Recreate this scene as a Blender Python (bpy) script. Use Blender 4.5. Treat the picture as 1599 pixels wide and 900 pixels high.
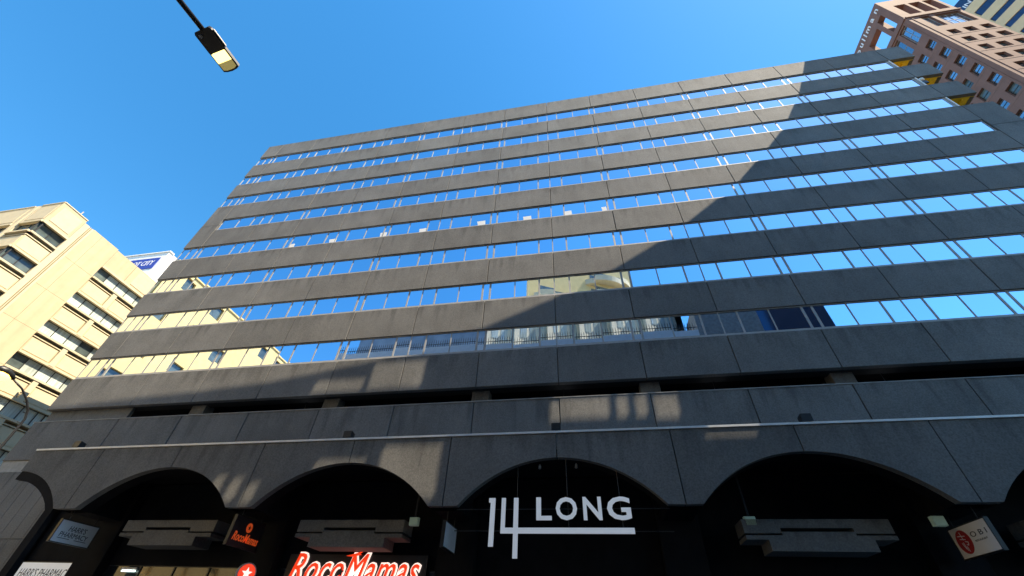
import bpy, bmesh, math, random
from mathutils import Vector, Matrix
random.seed(7)
sc = bpy.context.scene
for o in list(bpy.data.objects):
    bpy.data.objects.remove(o)
COL = sc.collection

# ------------------------------------------------------------------ camera
cam_d = bpy.data.cameras.new('camera'); cam = bpy.data.objects.new('camera', cam_d); COL.objects.link(cam)
YAW, PITCH, ROLL = math.radians(-11.952), math.radians(41.879), math.radians(2.857)
fw = Vector((math.sin(YAW)*math.cos(PITCH), math.cos(YAW)*math.cos(PITCH), math.sin(PITCH)))
rt = Vector((math.cos(YAW), -math.sin(YAW), 0)); up = rt.cross(fw)
r2 = rt*math.cos(ROLL)+up*math.sin(ROLL); u2 = up*math.cos(ROLL)-rt*math.sin(ROLL)
M = Matrix((r2, u2, -fw)).transposed().to_4x4(); M.translation = Vector((0, 0, 1.6))
cam.matrix_world = M
cam_d.lens = 14.308; cam_d.sensor_width = 36; cam_d.clip_start = 0.05; cam_d.clip_end = 5000
sc.camera = cam

# ------------------------------------------------------------------ light
SUN = Vector((.48, -.18, .858)).normalized()
w = bpy.data.worlds.new('World'); sc.world = w; w.use_nodes = True
nt = w.node_tree; nt.nodes.clear()
sky = nt.nodes.new('ShaderNodeTexSky'); sky.sky_type = 'NISHITA'; sky.sun_disc = False
sky.sun_elevation = math.asin(SUN.z); sky.sun_rotation = math.atan2(SUN.x, SUN.y)
sky.air_density = 1.0; sky.dust_density = 0.2; sky.ozone_density = 3.0; sky.altitude = 0
hs = nt.nodes.new('ShaderNodeHueSaturation'); hs.inputs['Saturation'].default_value = 1.3; hs.inputs['Hue'].default_value = .49
bg = nt.nodes.new('ShaderNodeBackground'); bg.inputs['Strength'].default_value = 0.12
ow = nt.nodes.new('ShaderNodeOutputWorld')
nt.links.new(sky.outputs[0], hs.inputs['Color']); nt.links.new(hs.outputs[0], bg.inputs[0]); nt.links.new(bg.outputs[0], ow.inputs[0])
sd = bpy.data.lights.new('sun', 'SUN'); sd.energy = 5.0; sd.angle = math.radians(0.018); sd.color = (1, .85, .63)
so = bpy.data.objects.new('sun', sd); COL.objects.link(so)
so.rotation_euler = SUN.to_track_quat('Z', 'Y').to_euler(); so.location = (60, -60, 150)
sc.view_settings.view_transform = 'Standard'; sc.view_settings.look = 'None'
sc.view_settings.gamma = 1; sc.view_settings.exposure = 1.42; sc.view_settings.use_curve_mapping = False
sc.cycles.max_bounces = 10; sc.cycles.caustics_reflective = False; sc.cycles.caustics_refractive = False
sc.cycles.sample_clamp_indirect = 6.0

# ------------------------------------------------------------------ materials
def mat(name, col, rough=.6, metal=0., noise=0., nscale=8., bump=0., bscale=40., spec=.5, emit=None, estr=0.,
        streak=0., stretch=(1, 1, 1), rnd=0., speck=0., sscale=90., drip=0.):
    m = bpy.data.materials.new(name); m.use_nodes = True
    t = m.node_tree; p = t.nodes['Principled BSDF']; L = t.links
    p.inputs['Roughness'].default_value = rough; p.inputs['Metallic'].default_value = metal
    p.inputs['Specular IOR Level'].default_value = spec
    p.inputs['Base Color'].default_value = (*col, 1)
    if emit:
        p.inputs['Emission Color'].default_value = (*emit, 1); p.inputs['Emission Strength'].default_value = estr
    geo = t.nodes.new('ShaderNodeNewGeometry')
    val = None
    def mul(a, fac_node_out, lo, hi):
        mr = t.nodes.new('ShaderNodeMapRange'); L.new(fac_node_out, mr.inputs[0])
        mr.inputs[1].default_value = .3; mr.inputs[2].default_value = .7
        mr.inputs[3].default_value = lo; mr.inputs[4].default_value = hi
        if a is None: return mr.outputs[0]
        mm = t.nodes.new('ShaderNodeMath'); mm.operation = 'MULTIPLY'; L.new(a, mm.inputs[0]); L.new(mr.outputs[0], mm.inputs[1]); return mm.outputs[0]
    def nz(scale, vec=(1, 1, 1), detail=4):
        mp = t.nodes.new('ShaderNodeMapping'); mp.inputs['Scale'].default_value = vec; L.new(geo.outputs['Position'], mp.inputs[0])
        n = t.nodes.new('ShaderNodeTexNoise'); n.inputs['Scale'].default_value = scale; n.inputs['Detail'].default_value = detail
        L.new(mp.outputs[0], n.inputs['Vector']); return n.outputs[0]
    if noise: val = mul(val, nz(nscale, stretch), 1-noise, 1+noise)
    if streak: val = mul(val, nz(1.0, (2.2, 2.2, .13), 5), 1-streak, 1+streak*.35)
    if speck: val = mul(val, nz(sscale, (1, 1, 1), 1), 1-speck, 1+speck)
    if drip:      # dirt washed down from the top edge of each panel, broken into streaks
        tc = t.nodes.new('ShaderNodeTexCoord'); sx_ = t.nodes.new('ShaderNodeSeparateXYZ'); L.new(tc.outputs['Generated'], sx_.inputs[0])
        a1 = t.nodes.new('ShaderNodeMath'); a1.operation = 'MULTIPLY'; a1.inputs[1].default_value = .42; L.new(sx_.outputs[2], a1.inputs[0])
        a2 = t.nodes.new('ShaderNodeMath'); a2.operation = 'ADD'; L.new(a1.outputs[0], a2.inputs[0]); L.new(nz(1.0, (3.0, 3.0, .35), 6), a2.inputs[1])
        mr = t.nodes.new('ShaderNodeMapRange'); mr.interpolation_type = 'SMOOTHSTEP'; L.new(a2.outputs[0], mr.inputs[0])
        mr.inputs[1].default_value = .80; mr.inputs[2].default_value = 1.08; mr.inputs[3].default_value = 1.0; mr.inputs[4].default_value = 1-drip
        if val is None: val = mr.outputs[0]
        else:
            mm = t.nodes.new('ShaderNodeMath'); mm.operation = 'MULTIPLY'; L.new(val, mm.inputs[0]); L.new(mr.outputs[0], mm.inputs[1]); val = mm.outputs[0]
    if rnd:
        oi = t.nodes.new('ShaderNodeObjectInfo'); mr = t.nodes.new('ShaderNodeMapRange'); L.new(oi.outputs['Random'], mr.inputs[0])
        mr.inputs[3].default_value = 1-rnd; mr.inputs[4].default_value = 1+rnd
        if val is None: val = mr.outputs[0]
        else:
            mm = t.nodes.new('ShaderNodeMath'); mm.operation = 'MULTIPLY'; L.new(val, mm.inputs[0]); L.new(mr.outputs[0], mm.inputs[1]); val = mm.outputs[0]
    if val is not None:
        vm = t.nodes.new('ShaderNodeVectorMath'); vm.operation = 'SCALE'; vm.inputs[0].default_value = col
        L.new(val, vm.inputs['Scale']); L.new(vm.outputs[0], p.inputs['Base Color'])
    if bump:
        b = t.nodes.new('ShaderNodeBump'); b.inputs['Strength'].default_value = bump; b.inputs['Distance'].default_value = .02
        L.new(nz(bscale), b.inputs['Height']); L.new(b.outputs[0], p.inputs['Normal'])
    return m

CONC = mat('exposed_aggregate_concrete', (.168, .165, .158), .85, noise=.12, nscale=.6, bump=.4, bscale=45, streak=.08, rnd=.08, speck=.18, sscale=22, drip=.28, spec=.25)
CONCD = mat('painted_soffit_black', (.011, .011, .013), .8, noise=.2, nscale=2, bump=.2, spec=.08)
DARK = mat('dark_backing', (.02, .02, .021), .9, noise=.2)
BLACK = mat('black_metal', (.012, .012, .013), .45, noise=.2, nscale=20)
ALU = mat('anodised_aluminium', (.36, .35, .34), .62, .05, noise=.10, nscale=3)
ALUP = mat('pale_metal_coping', (.80, .79, .76), .5, .1, noise=.12, nscale=2)
COPE = mat('weathered_concrete_coping', (.30, .29, .27), .8, noise=.2, nscale=3)
GLASS = mat('reflective_blue_glass', (.62, .73, .87), .012, 1.0, bump=.02, bscale=.7, rnd=.06)
TGLASS = mat('mirror_tower_glass', (.93, .96, 1.0), .01, 1.0, rnd=.02)
SHOPG = mat('dark_shop_glass', (.02, .022, .024), .04, 0, spec=.6, rnd=.2)
YEL = mat('yellow_paint', (.95, .66, .03), .55, noise=.06, nscale=3)
ORN = mat('ochre_door_paint', (.50, .19, .015), .6, noise=.1)
MONW = mat('monitor_white', (.75, .76, .76), .8, noise=.03)
CREAM = mat('cream_cement_panel', (.60, .50, .325), .8, noise=.05, nscale=1.2, streak=.09, rnd=.03, spec=.2)
CREAMJ = mat('cream_recess', (.34, .27, .18), .9, noise=.1)
CREAML = mat('pale_cream_moulding', (.63, .545, .37), .75, noise=.05, nscale=2)
CURT = mat('window_with_pale_curtain', (.55, .62, .58), .06, noise=.25, nscale=3.2, stretch=(1, 3, .15), rnd=.25, spec=.9)
CGLASS = mat('office_glass', (.10, .13, .13), .04, spec=1.0, noise=.3, nscale=1.5, rnd=.3)
DFRAME = mat('dark_window_frame', (.035, .035, .037), .5, .3, noise=.1)
PINK = mat('pink_stone_cladding', (.225, .128, .104), .8, noise=.08, nscale=.7, rnd=.03, streak=.06, spec=.25)
PINKD = mat('pink_stone_joint', (.20, .125, .10), .85, noise=.1)
HGLASS = mat('hotel_blue_glass', (.52, .58, .64), .03, .9, rnd=.22)
WHITE = mat('white_paint', (.80, .79, .76), .6, noise=.05, nscale=2)
BLUE = mat('blue_sign_face', (.035, .055, .33), .5, noise=.05)
WLET = mat('white_lettering', (.85, .86, .88), .5, noise=.02)
LLET = mat('white_letters_glow', (.85, .86, .88), .5, noise=.05, nscale=2, emit=(.88, .94, 1), estr=.085)  # slight emission added to brighten the letters
GREYG = mat('grey_blue_glazing', (.26, .32, .38), .25, noise=.25, nscale=.5)
NAVY = mat('navy_glass', (.05, .09, .16), .06, .5, rnd=.1)
WARMW = mat('warm_white_render', (.88, .80, .62), .8, noise=.06, nscale=1)
FCREAM = mat('yellow_cream_render', (.85, .63, .28), .8, noise=.06, nscale=1)
BEIGE = mat('beige_render', (.78, .59, .34), .85, noise=.05, nscale=1)
RAIL = mat('dark_railing', (.03, .03, .032), .5, .4, noise=.1)
SIGNW = mat('white_sign_panel', (.90, .90, .92), .45, noise=.03, nscale=3)
INK = mat('dark_sign_ink', (.05, .06, .08), .5, noise=.05)
RED = mat('red_oval_print', (.45, .03, .035), .5, noise=.06)
LEDW = mat('white_led', (.9, .9, .9), .4, emit=(.9, .95, 1), estr=3, noise=.01)
TUBE = mat('fluorescent_tube', (.9, .9, .9), .4, emit=(.8, 1, .95), estr=1.3, noise=.01)
WARM = mat('warm_downlight', (.9, .9, .9), .4, emit=(1, .75, .4), estr=2.0, noise=.01)
LAMPON = mat('lit_lamp_lens', (1, .9, .6), .3, emit=(1, .78, .25), estr=1.1, noise=.01)
LAMPDIM = mat('lamp_lens_frosted', (.55, .48, .2), .25, emit=(1, .8, .25), estr=.10, noise=.05)
SODIUM = mat('orange_lamp_lens', (1, .6, .1), .3, emit=(1, .55, .08), estr=3.0, noise=.01)
SIGNLIT = mat('backlit_sign_panel', (.8, .8, .8), .5, emit=(.9, .92, .95), estr=.10, noise=.02)
NEONO = mat('lit_orange_letters', (.8, .07, .015), .4, emit=(1, .05, .008), estr=.32, noise=.03)
NEONW = mat('lit_white_outline', (.9, .85, .8), .4, emit=(1, .82, .72), estr=.42, noise=.01)
ORPR = mat('orange_print', (.75, .13, .03), .5, emit=(1, .12, .02), estr=.10, noise=.03)
GREENL = mat('pale_green_lightbox', (.45, .6, .5), .5, emit=(.6, .9, .75), estr=.015, noise=.02)
ASPH = mat('asphalt', (.05, .05, .052), .9, noise=.25, nscale=3, bump=.4, bscale=60, speck=.2, sscale=60)
PAVE = mat('paving', (.17, .16, .15), .85, noise=.15, nscale=1.5, bump=.2)
KERB = mat('kerb_stone', (.36, .35, .33), .85, noise=.15, nscale=2)
EARTH = mat('city_ground', (.09, .088, .085), .9, noise=.2, nscale=.2)
PAINTW = mat('road_paint', (.75, .75, .72), .7, noise=.15, nscale=6)

# ------------------------------------------------------------------ mesh helpers
class MB:
    def __init__(s): s.v = []; s.f = []
    def add(s, vs, fs):
        b = len(s.v); s.v += [tuple(x) for x in vs]; s.f += [tuple(i+b for i in q) for q in fs]; return s
    def box(s, x0, x1, y0, y1, z0, z1):
        vs = [(x, y, z) for z in (z0, z1) for y in (y0, y1) for x in (x0, x1)]
        return s.add(vs, [(0, 2, 3, 1), (4, 5, 7, 6), (0, 1, 5, 4), (2, 6, 7, 3), (0, 4, 6, 2), (1, 3, 7, 5)])
    def prism(s, pts, y0, y1, axis='y'):
        n = len(pts)
        mk = {'y': lambda a, b, d: (a, d, b), 'x': lambda a, b, d: (d, a, b), 'z': lambda a, b, d: (a, b, d)}[axis]
        vs = [mk(a, b, y0) for a, b in pts]+[mk(a, b, y1) for a, b in pts]
        fs = [tuple(range(n)), tuple(range(2*n-1, n-1, -1))]+[(i, i+n, (i+1) % n+n, (i+1) % n) for i in range(n)]
        return s.add(vs, fs)
    def tube(s, path, rad, n=10, cap=True):
        path = [Vector(p) for p in path]
        if not hasattr(rad, '__len__'): rad = [rad]*len(path)
        rings = []; ref = None
        for i, p in enumerate(path):
            d = (path[min(i+1, len(path)-1)]-path[max(i-1, 0)]).normalized()
            if ref is None: ref = Vector((0, 0, 1)) if abs(d.z) < .9 else Vector((1, 0, 0))
            a = d.cross(ref).normalized(); b = d.cross(a).normalized(); ref = -b if False else ref
            rings.append([p+(a*math.cos(t)+b*math.sin(t))*rad[i] for t in [2*math.pi*k/n for k in range(n)]])
        vs = [q for r_ in rings for q in r_]; fs = []
        for i in range(len(path)-1):
            for k in range(n): fs.append((i*n+k, i*n+(k+1) % n, (i+1)*n+(k+1) % n, (i+1)*n+k))
        if cap: fs += [tuple(range(n)), tuple(range(len(vs)-1, len(vs)-n-1, -1))]
        return s.add(vs, fs)
    def mesh(s, name, m, smooth=False):
        me = bpy.data.meshes.new(name); me.from_pydata(s.v, [], s.f)
        bm = bmesh.new(); bm.from_mesh(me); bmesh.ops.recalc_face_normals(bm, faces=bm.faces); bm.to_mesh(me); bm.free()
        me.materials.append(m)
        if smooth:
            for p in me.polygons: p.use_smooth = True
        return me

WL = {}       # world location of every object (no rotated parents use this)
def put(name, me, parent=None, loc=(0, 0, 0)):
    o = bpy.data.objects.new(name, me); COL.objects.link(o)
    loc = Vector(loc); WL[o.name] = loc
    if parent is not None:
        o.parent = parent; o.location = loc-WL.get(parent.name, Vector())
    else: o.location = loc
    return o
def thing(name, label, cat, loc=(0, 0, 0), group=None, rotz=0):
    o = bpy.data.objects.new(name, None); COL.objects.link(o); o.location = loc; o.rotation_euler = (0, 0, rotz)
    WL[o.name] = Vector(loc) if not rotz else Vector((0, 0, 0)); return tag(o, label, cat, group)
def tag(o, label, cat, group=None):
    o['label'] = label; o['category'] = cat
    if group: o['group'] = group
    return o
CACHE = {}
def cham(name, m, parent, x0, x1, y0, y1, z0, z1, c=.012, face='-y'):
    """chamfered slab; alike sizes share mesh data"""
    sx, sy, sz = x1-x0, y1-y0, z1-z0
    key = (m.name, round(sx, 3), round(sy, 3), round(sz, 3), c)
    if key not in CACHE:
        b = MB(); X, Y, Z = sx/2, sy/2, sz/2
        if c:
            vs = []
            for yy, k in ((-Y, c), (-Y+c, 0), (Y-c, 0), (Y, c)):
                vs += [(-X+k, yy, -Z+k), (X-k, yy, -Z+k), (X-k, yy, Z-k), (-X+k, yy, Z-k)]
            fs = [(0, 1, 2, 3), (15, 14, 13, 12)]
            for i in range(3):
                for k in range(4): fs.append((i*4+k, i*4+(k+1) % 4, i*4+4+(k+1) % 4, i*4+4+k))
            b.add(vs, fs)
        else: b.box(-X, X, -Y, Y, -Z, Z)
        CACHE[key] = b.mesh(name, m)
    return put(name, CACHE[key], parent, ((x0+x1)/2, (y0+y1)/2, (z0+z1)/2))
def bx(name, m, parent, *a): return put(name, MB().box(*a).mesh(name, m), parent)

def text_bm(body, shear=0., offset=0., extrude=.5, space=1.0):
    c = bpy.data.curves.new('t', 'FONT'); c.body = body; c.size = 1; c.shear = shear; c.offset = offset; c.extrude = extrude
    c.space_character = space; c.resolution_u = 3
    o = bpy.data.objects.new('t', c); COL.objects.link(o)
    dg = bpy.context.evaluated_depsgraph_get(); me = bpy.data.meshes.new_from_object(o.evaluated_get(dg))
    vs = [v.co.copy() for v in me.vertices]; fs = [tuple(p.vertices) for p in me.polygons]
    bpy.data.objects.remove(o); bpy.data.curves.remove(c); bpy.data.meshes.remove(me)
    return vs, fs
def text_obj(name, body, m, parent, org, right, upv, wid, hei, depth, shear=0., offset=0., ref=None, space=1.0):
    """text fitted to a box wid x hei whose lower left corner is org (world)"""
    vs, fs = text_bm(body, shear, offset, .5, space)
    rv = text_bm(body, shear, 0., .5, space)[0] if offset else vs
    x0 = min(v.x for v in rv); x1 = max(v.x for v in rv); y0 = min(v.y for v in rv); y1 = max(v.y for v in rv)
    right = Vector(right).normalized(); upv = Vector(upv).normalized(); nrm = right.cross(upv)
    pv = WL.get(parent.name, Vector()) if parent else Vector(); org = Vector(org)
    out = [org+right*((v.x-x0)/(x1-x0)*wid)+upv*((v.y-y0)/(y1-y0)*hei)+nrm*(v.z*depth) for v in vs]
    b = MB(); b.add(out, fs); return put(name, b.mesh(name, m), parent)

def holed(b, mp, u0, u1, z0, z1, holes, dep):
    """wall sheet with holes; mp(u,z,d) gives a point, d into the wall"""
    us = sorted({u0, u1, *[h[0] for h in holes], *[h[1] for h in holes]}); zs = sorted({z0, z1, *[h[2] for h in holes], *[h[3] for h in holes]})
    us = [u for u in us if u0 <= u <= u1]; zs = [z for z in zs if z0 <= z <= z1]
    for i in range(len(us)-1):
        for j in range(len(zs)-1):
            cu, cz = (us[i]+us[i+1])/2, (zs[j]+zs[j+1])/2
            if any(h[0] < cu < h[1] and h[2] < cz < h[3] for h in holes): continue
            b.add([mp(us[i], zs[j], 0), mp(us[i+1], zs[j], 0), mp(us[i+1], zs[j+1], 0), mp(us[i], zs[j+1], 0)], [(0, 1, 2, 3)])
    for a, c, e, g in holes:
        for (p, q) in (((a, e), (c, e)), ((c, e), (c, g)), ((c, g), (a, g)), ((a, g), (a, e))):
            b.add([mp(*p, 0), mp(*q, 0), mp(*q, dep), mp(*p, dep)], [(0, 1, 2, 3)])

# ------------------------------------------------------------------ ground and street
def struct(name, m, *a):
    o = bx(name, m, None, *a); o['kind'] = 'structure'; return o
struct('ground', EARTH, -1500, 1500, -1500, 1500, -.6, -.3)
struct('road', ASPH, -400, 400, 1.5, 11.5, -.299, -.13)
struct('side_road', ASPH, -43, -33, 11.504, 200, -.299, -.134)
struct('pavement_opposite', PAVE, -400, 400, -4.0, 1.35, -.299, 0)
struct('pavement', PAVE, -32.85, 400, 11.65, 18.2, -.299, 0)
struct('pavement_corner', PAVE, -400, -43.15, 11.65, 14.6, -.299, 0)
struct('kerb_opposite', KERB, -400, 400, 1.353, 1.497, -.298, .002)
struct('kerb', KERB, -32.85, 400, 11.503, 11.647, -.298, .002)
struct('kerb_corner', KERB, -400, -43.15, 11.503, 11.647, -.298, .002)
for i in range(24):
    cham('lane_line', PAINTW, bpy.data.objects['road'], -90+i*6, -87+i*6, 6.42, 6.54, -.13, -.126, 0)

# ------------------------------------------------------------------ main office building
D = 17.21; X0 = -29.195; XL = -30.92; XR = 28.68; FH = 3.447
J = [X0+4*i for i in range(0, 16)]
OB = thing('office_building', 'dark grey concrete-banded office block with mirrored window strips above an arched arcade', 'building', (-1.1, D, 0))
def bt(k): return 40.95 if k == 1 else 37.25-FH*(k-2)
def bb(k): return 38.70-FH*(k-1)
G = .018
def panel(x0, x1, z0, z1, y=D, th=.26, name='facade_panel', par=OB):
    dy = random.uniform(-.009, .009)
    return cham(name, CONC, par, x0+G, x1-G, y+dy, y+th+dy, z0, z1, .014)
for k in range(1, 10):
    z1, z0 = bt(k), bb(k)
    for i in range(14): panel(J[i], J[i+1], z0, z1)
    if k == 4:
        for a, c in ((XL, J[0]), (J[14], XR)): panel(a, c, 27.63, z1)
    elif k == 5:
        for a, c in ((XL, J[0]), (J[14], XR)): panel(a, c, z0, 27.61)
    else:
        for a, c in ((XL, J[0]), (J[14], XR)): panel(a, c, z0, z1)
    # sides
    for sx0, sx1 in ((XL, XL+.26), (XR-.26, XR)):
        for q in range(6):
            cham('side_panel', CONC, OB, sx0, sx1, D+.285+q*4+G, D+.285+q*4+4-G, z0 if k != 5 else z0, z1 if k != 4 else z1, .01)
    # slab soffit behind each band
    bx('window_head_soffit', DARK, OB, XL+.27, XR-.27 if k > 3 else 26.72, D+.262, D+.8, z0+.03, z0+.25)
# core
bx('core_wall', DARK, OB, XL+.4, 26.68, D+.8, D+24, 30.4, 40.6)
bx('core_wall', DARK, OB, XL+.4, XR-.4, D+.8, D+24, 11.5, 30.39)
bx('roof_slab', COPE, OB, XL+.27, XR-.27, D+.27, D+24.2, 40.62, 40.85)
for k in (4, 5):
    pass
# window strips
pane_cache = {}
def pane(parent, x0, x1, z0, z1, y):
    key = (round(x1-x0, 3), round(z1-z0, 3))
    if key not in pane_cache:
        X, Z = (x1-x0)/2, (z1-z0)/2
        pane_cache[key] = MB().box(-X, X, -.006, .006, -Z, Z).mesh('pane', GLASS)
    o = put('pane', pane_cache[key], parent, ((x0+x1)/2, y, (z0+z1)/2))
    o.rotation_euler = (random.gauss(0, .003), 0, random.gauss(0, .003)); return o
for rrow in range(1, 9):
    zt, zb = bb(rrow), bt(rrow+1)          # opening between band bottom and next band top
    fr = MB(); yg = D+.105; spans = []
    xs = J[0]+.02 if rrow == 4 else XL+.05; xe = 26.72 if rrow <= 3 else (J[14]-.02 if rrow == 4 else XR-.05)
    # mullion centres and half widths
    mu = []
    for i in range(0, 15):
        A = J[i]
        if i % 2 == 0:
            for dx_, hw in ((-2.31, 0), (-.225, .055), (.225, .055), (1.70, .030), (3.13, .045)): mu.append((A+dx_, hw)) if hw else None
            mu.append((A-1.70, .030)); mu.append((A-3.13, .045))
        else: mu.append((A, .030))
    mu += [(-30.12, .04)]
    if rrow == 4: mu = [q for q in mu if q[0] > J[0]+.5 and q[0] < J[14]-.5]
    if rrow > 4: mu += [(27.75, .04)]
    mu = [q for q in mu if xs+.1 < q[0] < xe-.1]
    mu = sorted(set(mu)); res = []
    for q in mu:
        if res and q[0]-res[-1][0] < .2: continue
        res.append(q)
    mu = [(xs+.03, .03)]+res+[(xe-.03, .03)]
    fr.box(xs, xe, yg-.03, yg+.05, zb+.004, zb+.15)             # sill rail
    fr.box(xs, xe, yg-.04, yg+.04, zt-.055, zt-.005)            # head rail
    for c, hw in mu: fr.box(c-hw, c+hw, yg-.022, yg+.04, zb+.1501, zt-.0551)
    st = put('window_strip', fr.mesh('window_strip', ALU), OB)
    if rrow != 4:   # glazed return on the left side
        bx('corner_pane', GLASS, st, XL+.045, XL+.06, yg+.06, D+10, zb+.06, zt-.03)
    ctr = []
    for (a, ha), (c, hc) in zip(mu[:-1], mu[1:]): ctr.append((a+ha-.005, c-hc+.005))
    if rrow >= 3:
        for a, c in ctr: pane(st, a, c, zb+.145, zt-.05, yg)
    else:
        b = MB()
        for a, c in ctr:
            e = random.gauss(0, .0016)*(c-a); g = random.gauss(0, .0016)
            b.add([(a, yg-e, zb+.145), (c, yg+e, zb+.145), (c, yg+e+g, zt-.05), (a, yg-e+g, zt-.05)], [(0, 1, 2, 3)])
        o = put('pane_row', b.mesh('pane_row', GLASS), st); o['kind'] = 'stuff'
    if rrow == 5:
        for px, pw in ((-20.9, .38), (-17.6, .5), (-13.6, .48), (-10.6, .5), (-6.3, .52), (-3.1, .55), (-.3, .5), (2.2, .3)):  # stand-ins for monitors behind the glass, set in front so they show
            h = random.uniform(.36, .5); s_ = random.uniform(.02, .12)
            put('monitor_back', MB().prism([(px, zb+.16), (px+pw, zb+.16), (px+pw-.03, zb+.16+h), (px-s_, zb+.16+h-.03)], yg-.018, yg-.012).mesh('monitor_back', MONW), st)
# yellow corner balconies
for rrow in (1, 2, 3):
    zt, zb = bb(rrow), bt(rrow+1)
    ba = put('corner_balcony', MB().box(26.73, 26.80, D+.12, D+3.2, zb-.6, zt+.02).box(26.801, XR-.27, D+3.0, D+3.2, zb-.6, zt+.02)
             .box(26.801, XR-.02, D+.262, D+2.999, zt+.021, zt+.12).box(26.801, XR-.27, D+.262, D+2.99, zb-.62, zb-.5)
             .box(XR-.30, XR-.05, D+.9, D+1.2, zb+.011, zt-.001).mesh('corner_balcony', YEL), OB)
    bx('balcony_door', ORN, ba, 27.15, 28.0, D+2.95, D+2.998, zb-.5, zt-.28)
    bx('balcony_beam', YEL, ba, 27.2, 27.34, D+.4, D+2.99, zt-.16, zt+.019)
    bx('balcony_beam', YEL, ba, 27.9, 28.0, D+.4, D+2.99, zt-.10, zt+.018)
    bx('window_end_jamb', WHITE, ba, 26.725, 26.80, D+.03, D+.119, zb, zt-.01)

# lower spandrel, parking slot
for i in range(1, 14): panel(J[i], J[i+1] if i < 14 else XR, 7.25, 10.34)
panel(J[14], XR, 7.25, 10.34)
panel(XL-.1, J[1], 8.24, 10.34)
bx('spandrel_coping', COPE, OB, XL-.12, XR, D-.02, D+.3, 10.343, 10.385)
cham('closed_slot_panel', CONC, OB, XL+.02, J[1]-.05, D+.32, D+.5, 10.386, 11.2)
bx('parking_floor', DARK, OB, XL+.3, XR-.3, D+.3, D+14, 9.1, 9.3)
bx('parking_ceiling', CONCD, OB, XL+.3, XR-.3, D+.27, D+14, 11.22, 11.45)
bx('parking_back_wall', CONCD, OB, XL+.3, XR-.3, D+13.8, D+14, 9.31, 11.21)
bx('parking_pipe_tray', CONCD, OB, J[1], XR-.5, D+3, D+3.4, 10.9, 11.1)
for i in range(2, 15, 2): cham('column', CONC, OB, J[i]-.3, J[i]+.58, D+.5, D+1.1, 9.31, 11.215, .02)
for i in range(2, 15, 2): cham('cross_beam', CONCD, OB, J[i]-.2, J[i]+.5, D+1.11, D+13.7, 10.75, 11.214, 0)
# corner wall left of the arcade
bx('lower_wall_band', COPE, OB, XL-.05, J[1]-.15, D+.06, D+.3, 7.66, 8.235)
for q in range(8):
    a = XL+.02+q*.71
    cham('wall_panel', CONC, OB, a+.006, a+.704, D+.02, D+.26, 4.66, 7.64, .012)
    cham('wall_panel', CONC, OB, a+.006, a+.704, D+.02, D+.26, 0.01, 4.64, .012)
bx('ground_floor_backing', DARK, OB, XL+.05, XR-.05, D+6, D+14, 0.005, 9.0)
bx('corner_backing', DARK, OB, XL+.05, J[1]-.2, D+.27, D+5.9, .005, 8.9)

# arcade canopy: arched fascia panels
YF = 14.75; RC = 4.70; ZC = 6.82; ZS = 5.28
def arch_z(dx): return ZC-(RC-math.sqrt(RC*RC-dx*dx))
def fascia_poly(x0, x1):
    # one panel spans from a pier joint (even) to an arch crown joint (odd) or back
    pts = [(x1, 7.70), (x0, 7.70)]
    i = round((x0-X0)/4)
    if i % 2 == 0: cx, side = x1, 1     # pier on the left, crown on the right
    else: cx, side = x0, -1
    N = 14; arc = []
    for q in range(N+1):
        d_ = 3.47*q/N; arc.append((cx-side*d_, arch_z(d_)))
    if side == 1: low = [(x0, ZS)]+arc[::-1]
    else: low = arc+[(x1, ZS)]
    lo = [(max(min(x, x1), x0), z) for x, z in low]
    return pts+lo
fcache = {}
for i in range(1, 14):
    a, c = J[i]+(.21 if i == 1 else G), J[i+1]-G
    p = fascia_poly(J[i], J[i+1]); p = [(min(max(x, a), c), z) for x, z in p]
    put('fascia_panel', MB().prism(p, YF, YF+.24).mesh('fascia_panel', CONC), OB)
FX0, FX1 = J[1]+.21, J[14]-G
for i in range(1, 15, 2):
    pts = []
    for q in range(25):
        d_ = 3.47*(-1+2*q/24); x_ = J[i]+d_
        if x_ < FX0-.001 or x_ > FX1: continue
        pts.append((x_, arch_z(d_)-.004))
    outer = [(x_, z_+.10) for x_, z_ in pts]
    if i == 1:      # black end post that follows the free half arch
        post = [(-21.74, .01)]+[(min(x_, -21.74), z_) for x_, z_ in pts[::-1]]
        low_ = [(x_-.06, z_-.34) for x_, z_ in pts]
        low_ = [(min(x_, -22.12), z_) for x_, z_ in low_]+[(-22.12, .01)]
        put('end_post', MB().prism(post+low_, YF+.02, YF+.235).mesh('end_post', CONCD), OB)
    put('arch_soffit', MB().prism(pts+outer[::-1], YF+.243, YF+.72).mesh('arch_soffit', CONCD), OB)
bx('fascia_coping', ALUP, OB, FX0-.03, FX1, YF-.035, YF+.3, 7.703, 7.775)
cham('fascia_end_panel', CONC, OB, FX0, FX0+.2, YF+.245, D-.01, 6.84, 7.69)
bx('canopy_slab', CONCD, OB, FX0+.21, FX1, YF+.245, D-.01, 6.9, 7.2)
bx('canopy_roofing', COPE, OB, FX0+.21, FX1, YF+.245, D-.01, 7.202, 7.24)
for i in range(2, 14, 2):
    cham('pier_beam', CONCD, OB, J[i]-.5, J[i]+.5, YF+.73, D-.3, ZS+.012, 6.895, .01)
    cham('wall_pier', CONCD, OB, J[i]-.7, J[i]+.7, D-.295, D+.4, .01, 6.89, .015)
cham('wall_pier', CONCD, OB, J[1]-.25, J[1]+.25, D-.14, D+.4, .01, 6.89, .015)
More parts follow.
